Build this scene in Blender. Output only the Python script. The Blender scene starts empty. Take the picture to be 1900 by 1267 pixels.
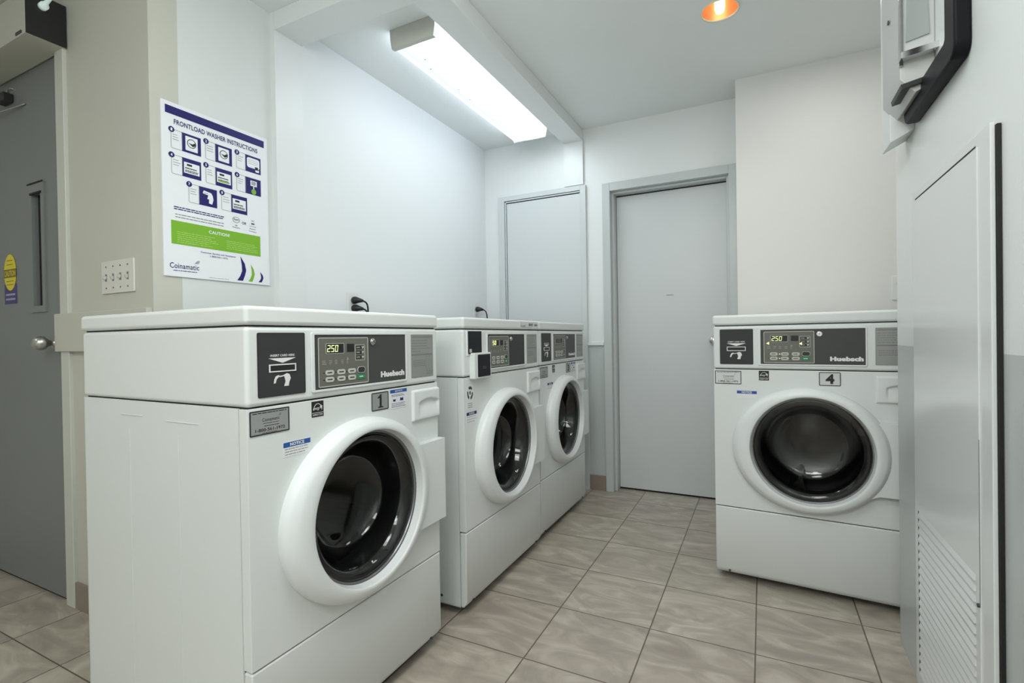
import bpy, bmesh, math, random
from mathutils import Matrix, Vector, Euler
random.seed(7)
PI = math.pi
S = bpy.context.scene
COL = S.collection

# ------------------------------------------------------------------ camera
cd = bpy.data.cameras.new('camera'); cam = bpy.data.objects.new('camera', cd); COL.objects.link(cam)
cd.sensor_width = 36.0; cd.lens = 927.9 / 1900 * 36.0; cd.clip_start = 0.02
yaw, pit, rol = 0.4637, -0.0078, -0.0160
F = Vector((-math.sin(yaw)*math.cos(pit), math.cos(yaw)*math.cos(pit), math.sin(pit)))
R0 = F.cross(Vector((0, 0, 1))).normalized(); U0 = R0.cross(F)
R1 = math.cos(rol)*R0 + math.sin(rol)*U0; U1 = -math.sin(rol)*R0 + math.cos(rol)*U0
m = Matrix((R1, U1, -F)).transposed().to_4x4(); m.translation = Vector((0, 0, 1.0146))
cam.matrix_world = m
S.camera = cam

# ------------------------------------------------------------------ world + lights + exposure
w = bpy.data.worlds.new('world'); S.world = w; w.use_nodes = True
w.node_tree.nodes['Background'].inputs[0].default_value = (0.9, 0.95, 1.0, 1)
w.node_tree.nodes['Background'].inputs[1].default_value = 0.3
S.view_settings.view_transform = 'Standard'; S.view_settings.look = 'None'
S.view_settings.exposure = 0.0; S.view_settings.gamma = 1.0; S.view_settings.use_curve_mapping = False

def area(name, loc, sx, sy, power, col, rot=(0, 0, 0), spread=PI):
    l = bpy.data.lights.new(name, 'AREA'); l.shape = 'RECTANGLE'; l.size = sx; l.size_y = sy
    l.energy = power; l.color = col; l.spread = spread
    o = bpy.data.objects.new(name, l); o.location = loc; o.rotation_euler = rot; COL.objects.link(o)
    return o
# unseen ceiling lamps, added to brighten the room, hall and nook
area('room_fill_lamp', (-0.35, -0.9, 2.36), 1.2, 0.8, 25, (0.97, 1.0, 0.985))
area('room_fill_lamp', (-0.35, 0.75, 2.36), 0.6, 0.6, 7, (0.97, 1.0, 0.985))
area('hall_fill_lamp', (-2.9, -0.6, 2.36), 0.6, 0.6, 4.5, (1.0, 0.97, 0.86))
area('nook_fill_lamp', (0.30, 2.35, 2.36), 0.35, 0.35, 3.0, (1.0, 0.985, 0.96))
def fill_point(loc, power, size=.22, col=(0.97, 1.0, 0.985)):
    l = bpy.data.lights.new('room_fill_glow', 'POINT'); l.energy = power; l.color = col; l.shadow_soft_size = size
    o = bpy.data.objects.new('room_fill_glow', l); o.location = loc; COL.objects.link(o)
# point lamps added for sideways and upward light on ceiling and walls
fill_point((-0.45, -0.9, 2.1), 17)
fill_point((-0.38, 0.62, 2.12), 11.5)

# ------------------------------------------------------------------ materials
MATS = {}
def mat(name, col, rough=0.5, metal=0.0, spec=0.5, emit=None, es=0.0, bump=0.0, bscale=300.0, coat=0.0, mottle=0.0):
    if name in MATS: return MATS[name]
    m = bpy.data.materials.new(name); m.use_nodes = True; nt = m.node_tree; b = nt.nodes['Principled BSDF']
    b.inputs['Base Color'].default_value = (*col, 1); b.inputs['Roughness'].default_value = rough
    b.inputs['Metallic'].default_value = metal; b.inputs['Specular IOR Level'].default_value = spec
    b.inputs['Coat Weight'].default_value = coat
    if emit: b.inputs['Emission Color'].default_value = (*emit, 1); b.inputs['Emission Strength'].default_value = es
    if bump or mottle:
        tc = nt.nodes.new('ShaderNodeTexCoord'); nz = nt.nodes.new('ShaderNodeTexNoise')
        nz.inputs['Scale'].default_value = bscale; nz.inputs['Detail'].default_value = 3
        nt.links.new(tc.outputs['Object'], nz.inputs['Vector'])
        if bump:
            bp = nt.nodes.new('ShaderNodeBump'); bp.inputs['Strength'].default_value = bump; bp.inputs['Distance'].default_value = 0.002
            nt.links.new(nz.outputs['Fac'], bp.inputs['Height']); nt.links.new(bp.outputs[0], b.inputs['Normal'])
        if mottle:
            n2 = nt.nodes.new('ShaderNodeTexNoise'); n2.inputs['Scale'].default_value = 2.5; n2.inputs['Detail'].default_value = 4
            nt.links.new(tc.outputs['Object'], n2.inputs['Vector'])
            r = nt.nodes.new('ShaderNodeMapRange'); r.inputs['From Min'].default_value = .3; r.inputs['From Max'].default_value = .7
            r.inputs['To Min'].default_value = 1 - mottle; r.inputs['To Max'].default_value = 1.0
            nt.links.new(n2.outputs['Fac'], r.inputs['Value'])
            mx = nt.nodes.new('ShaderNodeMix'); mx.data_type = 'RGBA'; mx.blend_type = 'MULTIPLY'; mx.inputs[0].default_value = 1
            mx.inputs['A'].default_value = (*col, 1)
            cmb = nt.nodes.new('ShaderNodeCombineColor')
            for i in range(3): nt.links.new(r.outputs[0], cmb.inputs[i])
            nt.links.new(cmb.outputs[0], mx.inputs['B']); nt.links.new(mx.outputs['Result'], b.inputs['Base Color'])
    MATS[name] = m; return m

def srgb(r, g, b):
    f = lambda c: (c/255/12.92) if c/255 <= 0.04045 else ((c/255+0.055)/1.055)**2.4
    return (f(r), f(g), f(b))

WHITE_WALL = mat('white_wall_paint', (0.80, 0.82, 0.815), 0.45, bump=0.06, bscale=220, mottle=.03)
ALCOVE = mat('alcove_white_paint', (0.81, 0.83, 0.835), 0.5, bump=0.05, bscale=220)
CEIL = mat('ceiling_paint', (0.85, 0.88, 0.87), 0.7, bump=0.08, bscale=180, mottle=.03)
BEIGE = mat('cream_wall_paint', (0.58, 0.58, 0.515), 0.5, bump=0.06, mottle=.04)
TRIMW = mat('white_trim_paint', (0.80, 0.82, 0.82), 0.35)
GREYP = mat('grey_door_paint', (0.64, 0.665, 0.67), 0.38, bump=0.03, mottle=.03)
GREYF = mat('grey_frame_paint', (0.56, 0.59, 0.59), 0.35)
DARKDOOR = mat('dark_grey_door_paint', (0.21, 0.225, 0.225), 0.4, bump=0.03, mottle=.06)
ENAM = mat('white_enamel', (0.74, 0.765, 0.755), 0.28, spec=0.5)
ENAMS = mat('white_enamel_side', (0.72, 0.75, 0.74), 0.34, spec=0.5)
PLAST = mat('white_plastic', (0.76, 0.785, 0.785), 0.33)
BLACK = mat('black_gap', (0.008, 0.008, 0.008), 0.7)
BLACKP = mat('black_plastic', (0.012, 0.012, 0.013), 0.4)
CHAR = mat('charcoal_overlay', (0.040, 0.040, 0.042), 0.45, spec=.3)
CHAR2 = mat('grey_overlay', (0.066, 0.067, 0.067), 0.45, spec=.3)
CHAR3 = mat('black_overlay', (0.009, 0.010, 0.013), 0.4, spec=.25)
KEYP = mat('warm_grey_keypad', (0.145, 0.145, 0.125), 0.45)
LINE = mat('pale_outline_ink', (0.52, 0.53, 0.47), 0.5)
WHITEINK = mat('white_ink', (0.80, 0.80, 0.78), 0.5)
BUTTON = mat('light_button', (0.55, 0.55, 0.50), 0.45)
GREENB = mat('green_button', (0.03, 0.22, 0.10), 0.45)
SILVER = mat('silver_label', (0.34, 0.35, 0.33), 0.4, metal=0.3)
SILVER2 = mat('silver_plate', (0.40, 0.41, 0.41), 0.35, metal=0.4)
INK = mat('black_ink', (0.012, 0.012, 0.012), 0.5)
GREYINK = mat('grey_ink', (0.22, 0.22, 0.22), 0.5)
CHROME = mat('chrome', (0.75, 0.75, 0.75), 0.15, metal=1.0)
BRUSH = mat('brushed_steel', (0.55, 0.55, 0.53), 0.3, metal=1.0)
DRUM = mat('drum_steel', (0.22, 0.22, 0.22), 0.32, metal=0.9)
GASK = mat('grey_rubber', (0.05, 0.05, 0.052), 0.5)
BLUE = mat('blue_ink', srgb(38, 84, 160), 0.5)
NAVY = mat('navy_ink', srgb(14, 8, 98), 0.5)
GREEN = mat('green_ink', srgb(122, 178, 40), 0.5)
PAPER = mat('white_poster_paper', (0.84, 0.85, 0.88), 0.35)
STICK = mat('white_sticker', (0.78, 0.79, 0.80), 0.4)
YEL = mat('yellow_sticker', srgb(222, 205, 50), 0.5)
PURP = mat('purple_ink', srgb(70, 60, 120), 0.5)
OUTLET = mat('outlet_plastic', (0.80, 0.81, 0.80), 0.35)
LED = mat('lit_digits', (0.7, 0.8, 0.4), 0.5, emit=(0.85, 1.0, 0.45), es=1.0)
LEDY = mat('lit_indicator', (0.8, 0.8, 0.3), 0.5, emit=(0.95, 1.0, 0.40), es=1.0)
TUBE = mat('tube_light', (0.9, 0.9, 0.9), 0.5, emit=(0.92, 0.96, 1.0), es=5.2)
COPPER = mat('copper_reflector', (0.88, 0.50, 0.30), 0.3, metal=0.6)
BULB = mat('warm_bulb', (1, 1, 1), 0.5, emit=(1.0, 0.86, 0.45), es=2.6)
TRIMC = mat('downlight_rim', (0.85, 0.80, 0.70), 0.4)
def lens_mat():
    # prismatic lens; dim bands and bright room side are painted into its emission
    m = bpy.data.materials.new('lit_prismatic_lens'); m.use_nodes = True; nt = m.node_tree; b = nt.nodes['Principled BSDF']
    b.inputs['Base Color'].default_value = (.25, .25, .27, 1); b.inputs['Roughness'].default_value = .3
    tc = nt.nodes.new('ShaderNodeTexCoord'); sp = nt.nodes.new('ShaderNodeSeparateXYZ'); nt.links.new(tc.outputs['Object'], sp.inputs[0])
    mr = nt.nodes.new('ShaderNodeMapRange'); mr.inputs['From Min'].default_value = -1.462; mr.inputs['From Max'].default_value = -1.220; nt.links.new(sp.outputs[0], mr.inputs['Value'])
    cr = nt.nodes.new('ShaderNodeValToRGB'); e = cr.color_ramp.elements
    e[0].position = 0.0; e[0].color = (.55, .63, .72, 1); e[1].position = 1.0; e[1].color = (.86, .95, 1, 1)
    for p_, c_ in ((.09, (.082, .086, .098)), (.22, (.062, .068, .082)), (.32, (.086, .092, .10)), (.40, (.066, .072, .086)), (.52, (.42, .47, .52)), (.66, (.86, .96, 1))):
        q = e.new(p_); q.color = (*c_, 1)
    nt.links.new(mr.outputs[0], cr.inputs[0]); nt.links.new(cr.outputs[0], b.inputs['Emission Color']); b.inputs['Emission Strength'].default_value = 11.5
    return m
LENS = lens_mat()
SCRW = mat('screw_dark', (0.10, 0.10, 0.10), 0.4, metal=0.8)
PANELP = mat('panel_white_paint', (0.72, 0.74, 0.745), 0.20, spec=0.5)
STEELD = mat('dark_frame_plastic', (0.008, 0.009, 0.011), 0.45, spec=.12)

def glass_mat(name, tint, gloss_rough=0.03, refl=1.5):
    m = bpy.data.materials.new(name); m.use_nodes = True; nt = m.node_tree; nt.nodes.clear()
    out = nt.nodes.new('ShaderNodeOutputMaterial'); tr = nt.nodes.new('ShaderNodeBsdfTransparent'); gl = nt.nodes.new('ShaderNodeBsdfGlossy')
    mx = nt.nodes.new('ShaderNodeMixShader'); fr = nt.nodes.new('ShaderNodeFresnel'); fr.inputs[0].default_value = refl
    tr.inputs[0].default_value = (*tint, 1); gl.inputs['Roughness'].default_value = gloss_rough; gl.inputs[0].default_value = (0.9, 0.9, 0.9, 1)
    nt.links.new(fr.outputs[0], mx.inputs[0]); nt.links.new(tr.outputs[0], mx.inputs[1]); nt.links.new(gl.outputs[0], mx.inputs[2])
    nt.links.new(mx.outputs[0], out.inputs[0]); return m
GLASS = glass_mat('dark_door_glass', (0.55, 0.55, 0.54), 0.05, 1.6)
DGLASS = glass_mat('window_glass', (0.45, 0.47, 0.46), 0.08, 1.5)

def tile_mat(name, size, ox, oy, vertical=False):
    m = bpy.data.materials.new(name); m.use_nodes = True; nt = m.node_tree; N = nt.nodes; L = nt.links
    b = N['Principled BSDF']; b.inputs['Roughness'].default_value = 0.33
    tc = N.new('ShaderNodeTexCoord'); sep = N.new('ShaderNodeSeparateXYZ'); L.new(tc.outputs['Object'], sep.inputs[0])
    def mt(op, a, c=None, d=None):
        n = N.new('ShaderNodeMath'); n.operation = op
        for i, v in enumerate((a, c, d)):
            if v is None: continue
            if isinstance(v, (int, float)): n.inputs[i].default_value = v
            else: L.new(v, n.inputs[i])
        return n.outputs[0]
    gx = mt('DIVIDE', mt('SUBTRACT', sep.outputs[0], ox), size); gy = mt('DIVIDE', mt('SUBTRACT', sep.outputs[1], oy), size)
    def dist(g):
        f = mt('FRACT', g); return mt('MINIMUM', f, mt('SUBTRACT', 1.0, f))
    dm = mt('MINIMUM', dist(gx), dist(gy))
    gm = N.new('ShaderNodeMapRange'); gm.inputs['From Min'].default_value = 0.004; gm.inputs['From Max'].default_value = 0.0085
    L.new(dm, gm.inputs['Value'])                                 # 0 grout 1 tile
    fl = N.new('ShaderNodeCombineXYZ'); L.new(mt('FLOOR', gx), fl.inputs[0]); L.new(mt('FLOOR', gy), fl.inputs[1])
    wn = N.new('ShaderNodeTexWhiteNoise'); L.new(fl.outputs[0], wn.inputs['Vector'])
    # streaks, shifted per tile
    add = N.new('ShaderNodeVectorMath'); add.operation = 'MULTIPLY_ADD'
    L.new(wn.outputs['Color'], add.inputs[0]); add.inputs[1].default_value = (7, 7, 7); L.new(tc.outputs['Object'], add.inputs[2])
    mp = N.new('ShaderNodeMapping'); mp.inputs['Rotation'].default_value = (0, 0, 0.35); mp.inputs['Scale'].default_value = (4.2, 9.5, 1)
    L.new(add.outputs[0], mp.inputs[0])
    nz = N.new('ShaderNodeTexNoise'); nz.inputs['Scale'].default_value = 1.0; nz.inputs['Detail'].default_value = 5; nz.inputs['Distortion'].default_value = 2.0
    L.new(mp.outputs[0], nz.inputs['Vector'])
    cr = N.new('ShaderNodeValToRGB'); e = cr.color_ramp.elements
    e[0].position = 0.30; e[0].color = (*srgb(160, 152, 143), 1); e[1].position = 0.72; e[1].color = (*srgb(200, 194, 182), 1)
    x = e.new(0.5); x.color = (*srgb(176, 168, 156), 1)
    L.new(nz.outputs['Fac'], cr.inputs[0])
    # per tile tint
    hue = N.new('ShaderNodeMix'); hue.data_type = 'RGBA'; hue.blend_type = 'MULTIPLY'; hue.inputs[0].default_value = 1
    tr = N.new('ShaderNodeValToRGB'); t = tr.color_ramp.elements
    t[0].color = (0.88, 0.84, 0.83, 1); t[1].color = (1.0, 1.0, 0.97, 1); L.new(wn.outputs['Value'], tr.inputs[0])
    L.new(cr.outputs[0], hue.inputs['A']); L.new(tr.outputs[0], hue.inputs['B'])
    mix = N.new('ShaderNodeMix'); mix.data_type = 'RGBA'; L.new(gm.outputs[0], mix.inputs[0])
    mix.inputs['A'].default_value = (*srgb(98, 88, 78), 1); L.new(hue.outputs['Result'], mix.inputs['B'])
    L.new(mix.outputs['Result'], b.inputs['Base Color'])
    h = mt('ADD', mt('MULTIPLY', nz.outputs['Fac'], 0.6), gm.outputs[0])
    bp = N.new('ShaderNodeBump'); bp.inputs['Strength'].default_value = 0.35; bp.inputs['Distance'].default_value = 0.003
    L.new(h, bp.inputs['Height']); L.new(bp.outputs[0], b.inputs['Normal'])
    return m
TILE = tile_mat('stone_look_floor_tile', 0.3283, -0.6863, 1.7463)
BASET = mat('tile_baseboard', srgb(150, 137, 126), 0.4, mottle=.12)

def two_tone(name, top, low, z, rough=0.4):
    m = bpy.data.materials.new(name); m.use_nodes = True; nt = m.node_tree; b = nt.nodes['Principled BSDF']
    b.inputs['Roughness'].default_value = rough
    tc = nt.nodes.new('ShaderNodeTexCoord'); sp = nt.nodes.new('ShaderNodeSeparateXYZ'); nt.links.new(tc.outputs['Object'], sp.inputs[0])
    g = nt.nodes.new('ShaderNodeMath'); g.operation = 'GREATER_THAN'; g.inputs[1].default_value = z; nt.links.new(sp.outputs[2], g.inputs[0])
    mx = nt.nodes.new('ShaderNodeMix'); mx.data_type = 'RGBA'; nt.links.new(g.outputs[0], mx.inputs[0])
    mx.inputs['A'].default_value = (*low, 1); mx.inputs['B'].default_value = (*top, 1); nt.links.new(mx.outputs['Result'], b.inputs['Base Color'])
    nz = nt.nodes.new('ShaderNodeTexNoise'); nz.inputs['Scale'].default_value = 200; nt.links.new(tc.outputs['Object'], nz.inputs['Vector'])
    bp = nt.nodes.new('ShaderNodeBump'); bp.inputs['Strength'].default_value = .08; bp.inputs['Distance'].default_value = .002
    nt.links.new(nz.outputs['Fac'], bp.inputs['Height']); nt.links.new(bp.outputs[0], b.inputs['Normal'])
    return m
WALL2 = two_tone('white_over_grey_wall_paint', (0.80, 0.82, 0.815), (0.52, 0.555, 0.545), 0.972)
WALLR = two_tone('right_wall_paint', (0.76, 0.785, 0.78), (0.50, 0.53, 0.525), 0.970, 0.3)
WALLN = mat('warm_nook_wall_paint', (0.76, 0.765, 0.74), 0.5, bump=0.06, mottle=.02)

# ------------------------------------------------------------------ mesh helpers
def place(o, parent=None, name=None):
    COL.objects.link(o)
    if parent: o.parent = parent
    return o
def obj(name, bm, m, parent=None, smooth=False, bevel=0, seg=2, kind=None, label=None):
    me = bpy.data.meshes.new(name); bm.normal_update(); bm.to_mesh(me); bm.free()
    me.materials.append(m)
    o = bpy.data.objects.new(name, me); place(o, parent)
    if smooth:
        for p in me.polygons: p.use_smooth = True
    if bevel:
        b = o.modifiers.new('bevel', 'BEVEL'); b.width = bevel; b.segments = seg; b.limit_method = 'ANGLE'; b.angle_limit = math.radians(40)
        for p in me.polygons: p.use_smooth = True
        b.harden_normals = True
    if kind: o['kind'] = kind
    if label: o['label'] = label
    return o
def BM(): return bmesh.new()
def box(bm, x0, x1, y0, y1, z0, z1, bev=0, seg=2):
    vs = [bm.verts.new((x, y, z)) for z in (z0, z1) for y in (y0, y1) for x in (x0, x1)]
    fs = [(0, 2, 3, 1), (4, 5, 7, 6), (0, 1, 5, 4), (2, 6, 7, 3), (0, 4, 6, 2), (1, 3, 7, 5)]
    f = [bm.faces.new([vs[i] for i in q]) for q in fs]
    if bev:
        es = list({e for q in f for e in q.edges})
        bmesh.ops.bevel(bm, geom=es, offset=bev, segments=seg, affect='EDGES', profile=.5)
    return bm
def B(*a, **k): return box(BM(), *a, **k)
def rrect(u0, u1, z0, z1, r=0.0, n=5):
    """outline of a rounded rectangle in (u,z), counter-clockwise seen from the front"""
    if r <= 0: return [(u0, z0), (u1, z0), (u1, z1), (u0, z1)]
    P = []
    for cx, cz, a in ((u1-r, z0+r, -90), (u1-r, z1-r, 0), (u0+r, z1-r, 90), (u0+r, z0+r, 180)):
        for k in range(n+1):
            t = math.radians(a + 90*k/n); P.append((cx+r*math.cos(t), cz+r*math.sin(t)))
    return P
def prism(bm, pts, d0, d1):
    """outline pts (u,z) extruded between depths d0 (front, more negative) and d1"""
    a = [bm.verts.new((u, d0, z)) for u, z in pts]; b = [bm.verts.new((u, d1, z)) for u, z in pts]
    n = len(pts); bm.faces.new(a); bm.faces.new(b[::-1])
    for i in range(n): bm.faces.new((a[i], b[i], b[(i+1) % n], a[(i+1) % n]))
    bmesh.ops.recalc_face_normals(bm, faces=bm.faces[:])
    return bm
def ringp(bm, outer, inner, d0, d1):
    n = len(outer)
    A = [[bm.verts.new((u, d, z)) for u, z in P] for P in (outer, inner) for d in (d0, d1)]
    of, ob, inf, inb = A
    for i in range(n):
        j = (i+1) % n
        bm.faces.new((of[i], of[j], inf[j], inf[i])); bm.faces.new((ob[j], ob[i], inb[i], inb[j]))
        bm.faces.new((of[j], of[i], ob[i], ob[j])); bm.faces.new((inf[i], inf[j], inb[j], inb[i]))
    bmesh.ops.recalc_face_normals(bm, faces=bm.faces[:])
    return bm
def outline(bm, u0, u1, z0, z1, t, r, d0, d1):
    return ringp(bm, rrect(u0, u1, z0, z1, r), rrect(u0+t, u1-t, z0+t, z1-t, max(r-t, .0003)), d0, d1)
def plate(u0, u1, z0, z1, d0, d1, r=0.0): return prism(BM(), rrect(u0, u1, z0, z1, r), d0, d1)
def cyl(bm, c, r, d0, d1, axis='y', n=24, r2=None):
    """cylinder between d0 and d1 along axis, centre c = the two other coordinates"""
    r2 = r if r2 is None else r2
    def P(a, b, d): return {'y': (a, d, b), 'x': (d, a, b), 'z': (a, b, d)}[axis]
    A = [bm.verts.new(P(c[0]+r*math.cos(2*PI*k/n), c[1]+r*math.sin(2*PI*k/n), d0)) for k in range(n)]
    Bv = [bm.verts.new(P(c[0]+r2*math.cos(2*PI*k/n), c[1]+r2*math.sin(2*PI*k/n), d1)) for k in range(n)]
    bm.faces.new(A); bm.faces.new(Bv[::-1])
    for i in range(n): bm.faces.new((A[i], Bv[i], Bv[(i+1) % n], A[(i+1) % n]))
    bmesh.ops.recalc_face_normals(bm, faces=bm.faces[:])
    return bm
def lathe(bm, c, prof, n=64, axis='y'):
    """prof = [(r, d)], around axis through c"""
    def P(a, b, d): return {'y': (a, d, b), 'x': (d, a, b), 'z': (a, b, d)}[axis]
    rings = []
    for r, d in prof:
        if r < 1e-6: rings.append([bm.verts.new(P(c[0], c[1], d))])
        else: rings.append([bm.verts.new(P(c[0]+r*math.cos(2*PI*k/n), c[1]+r*math.sin(2*PI*k/n), d)) for k in range(n)])
    for a, b in zip(rings, rings[1:]):
        for i in range(n):
            j = (i+1) % n
            q = [a[i % len(a)], a[j % len(a)], b[j % len(b)], b[i % len(b)]]
            q2 = []
            for v in q:
                if v not in q2: q2.append(v)
            if len(q2) > 2: bm.faces.new(q2)
    bmesh.ops.recalc_face_normals(bm, faces=bm.faces[:])
    return bm
def tube(bm, pts, r, n=10):
    pts = [Vector(p) for p in pts]; rings = []
    up = Vector((0.13, 0.2, 1)).normalized()
    for i, p in enumerate(pts):
        t = (pts[min(i+1, len(pts)-1)] - pts[max(i-1, 0)]).normalized()
        a = t.cross(up).normalized(); b = t.cross(a)
        rr = r[i] if isinstance(r, (list, tuple)) else r
        rings.append([bm.verts.new(p + rr*(math.cos(2*PI*k/n)*a + math.sin(2*PI*k/n)*b)) for k in range(n)])
    for A, Bq in zip(rings, rings[1:]):
        for i in range(n): bm.faces.new((A[i], A[(i+1) % n], Bq[(i+1) % n], Bq[i]))
    bm.faces.new(rings[0][::-1]); bm.faces.new(rings[-1])
    bmesh.ops.recalc_face_normals(bm, faces=bm.faces[:])
    return bm
def bez(p0, p1, p2, p3, n=16):
    p0, p1, p2, p3 = map(Vector, (p0, p1, p2, p3))
    return [(1-t)**3*p0 + 3*(1-t)**2*t*p1 + 3*(1-t)*t*t*p2 + t**3*p3 for t in (k/n for k in range(n+1))]
def text(bm, s, u0, u1, z0, z1, d, bold=0.0, shear=0.0):
    """letters fitted into the rectangle on the front plane at depth d"""
    cu = bpy.data.curves.new('t', 'FONT'); cu.body = s; cu.size = 1; cu.offset = bold; cu.shear = shear; cu.resolution_u = 3; cu.space_character = 1.05
    o = bpy.data.objects.new('t', cu); COL.objects.link(o)
    bpy.context.view_layer.update()
    me = bpy.data.meshes.new_from_object(o.evaluated_get(bpy.context.evaluated_depsgraph_get()))
    bpy.data.objects.remove(o); bpy.data.curves.remove(cu)
    xs = [v.co.x for v in me.vertices]; ys = [v.co.y for v in me.vertices]
    a, b, c, e = min(xs), max(xs), min(ys), max(ys)
    for v in me.vertices:
        v.co = Vector((u0+(v.co.x-a)/(b-a)*(u1-u0), d, z0+(v.co.y-c)/(e-c)*(z1-z0)))
    bm.from_mesh(me); bpy.data.meshes.remove(me)
    return bm
def T(*a, **k): return text(BM(), *a, **k)
def lines(bm, u0, u1, z0, z1, n, t, d, ragged=0.3, seed=1):
    """n lines of very small print drawn as broken bars"""
    rnd = random.Random(seed)
    for k in range(n):
        z = z1 - (z1-z0)*(k+.5)/n; u = u0; end = u1 - rnd.random()*ragged*(u1-u0)
        while u < end:
            l = (0.006+0.012*rnd.random())*min(1, (u1-u0)/0.1)
            e = min(u+l, end); prism(bm, [(u, z-t/2), (e, z-t/2), (e, z+t/2), (u, z+t/2)], d-.0002, d); u = e + 0.0022*min(1, (u1-u0)/0.1)
    return bm
def digits(s_, u0, z0, w_, h_, gap, t_, d):
    """seven-segment figures, slightly slanted"""
    seg = {'2': 'abged', '5': 'afgcd', '0': 'abcdef', '8': 'abcdefg'}
    bm = BM(); sl = .12
    for i, ch in enumerate(s_):
        u = u0 + i*(w_+gap); m_ = h_/2
        R_ = {'a': (0, w_, h_-t_, h_), 'g': (0, w_, m_-t_/2, m_+t_/2), 'd': (0, w_, 0, t_), 'f': (0, t_, m_, h_), 'b': (w_-t_, w_, m_, h_), 'e': (0, t_, 0, m_), 'c': (w_-t_, w_, 0, m_)}
        for k in seg[ch]:
            a, b, c, e = R_[k]; q = .0003
            P_ = [(a+q, c+q), (b-q, c+q), (b-q, e-q), (a+q, e-q)]
            prism(bm, [(u+x+sl*z, z0+z) for x, z in P_], d-.0003, d)
    return bm
def thing(name, label, cat, loc=(0, 0, 0), rz=0.0, group=None):
    o = bpy.data.objects.new(name, None); COL.objects.link(o); o.location = loc; o.rotation_euler = (0, 0, rz); o.empty_display_size = .1
    o['label'] = label; o['category'] = cat
    if group: o['group'] = group
    return o
def tag(o, label, cat, group=None):
    o['label'] = label; o['category'] = cat
    if group: o['group'] = group
    return o
def struct(name, bm, m, parent=None, **k):
    o = obj(name, bm, m, parent, **k)
    if not parent: o['kind'] = 'structure'
    return o

# ------------------------------------------------------------------ room shell
H = 2.385; ZB = 2.31
bm = B(-3.7, 1.5, -2.2, 3.6, -0.08, 0.0); struct('floor', bm, TILE)
# main ceiling with the hole for the recessed light
PX, PY, PR = -0.145, 2.305, 0.073
bm = BM()
for a in ((-3.7, PX-.2, -2.2, 3.6), (PX+.2, 1.5, -2.2, 3.6), (PX-.2, PX+.2, -2.2, PY-.2), (PX-.2, PX+.2, PY+.2, 3.6)):
    box(bm, a[0], a[1], a[2], a[3], H, H+.06)
n = 48; ci = []; sq = []
for k in range(n):
    t = 2*PI*k/n; c, s = math.cos(t), math.sin(t); q = .2/max(abs(c), abs(s))
    ci.append((PX+PR*c, PY+PR*s)); sq.append((PX+q*c, PY+q*s))
a = [bm.verts.new((x, y, H)) for x, y in ci]; b = [bm.verts.new((x, y, H)) for x, y in sq]
for i in range(n): bm.faces.new((a[i], b[i], b[(i+1) % n], a[(i+1) % n]))
struct('ceiling', bm, CEIL)
struct('wall_poster', B(-1.98, -1.825, 1.06, 1.434, 0, H), mat('poster_wall_paint', (0.72, 0.745, 0.735), 0.5, bump=.06, mottle=.03))
struct('wall_alcove', B(-1.98, -1.80, 1.434, 3.34, 0, H), ALCOVE)
# left wall with the grey service door opening
struct('wall_left', box(B(-2.43, -1.825, 0.965, 1.06, 0, H), -3.7, -2.43, 0.965, 1.06, 2.15, H), BEIGE)
struct('wall_hall', B(-3.8, -3.5, -2.2, 1.06, 0, H), BEIGE)
struct('wall_behind', B(-3.8, 1.5, -2.3, -2.2, 0, H), WHITE_WALL)
# back wall: left of the grey door, above it, and behind the alcove
bm = B(-1.83, -0.905, 3.2, 3.34, 0, H); box(bm, -0.905, -0.125, 3.2, 3.34, 1.985, H); box(bm, -0.125, 0.1, 3.2, 3.34, 0, H)
struct('wall_back', bm, WALL2)
bm = B(-0.115, 1.1, 2.97, 3.2, 0, H); struct('wall_nook', bm, WALLN)
struct('wall_nook_side', B(0.95, 1.1, 1.9, 2.97, 0, H), WALLN)
bm = B(0.395, 1.5, -2.2, 2.02, 0, H); struct('wall_right', bm, WALLR)
# soffit beams framing the alcove ceiling
struct('trim_1', B(-1.182, -1.05, 1.434, 3.2, ZB, H), TRIMW, bevel=.002)
struct('trim_2', B(-1.80, -1.182, 1.434, 1.575, ZB, H), TRIMW, bevel=.002)
struct('trim_3', B(-1.18, -1.047, 3.183, 3.2, 2.022, ZB), TRIMW, bevel=.001)
struct('trim_4', prism(BM(), [(-1.035, .955), (-.925, .955), (-.925, .975), (-1.035, .975)], 3.188, 3.2), TRIMW)
struct('trim_5', B(-2.465, -1.83, 0.945, 0.965, 0.988, 1.135), BEIGE, bevel=.003)
struct('trim_6', B(-1.80, -1.798, 1.434, 1.575, 0.0, ZB), TRIMW)
struct('baseboard_left', B(-2.375, -1.83, 0.955, 0.965, 0, 0.10), BASET, bevel=.001)
struct('baseboard_back', B(-1.80, -0.925, 3.19, 3.2, 0, 0.098), BASET, bevel=.001)
struct('baseboard_nook', B(-0.11, 0.95, 2.96, 2.97, 0, 0.098), BASET, bevel=.001)

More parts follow.
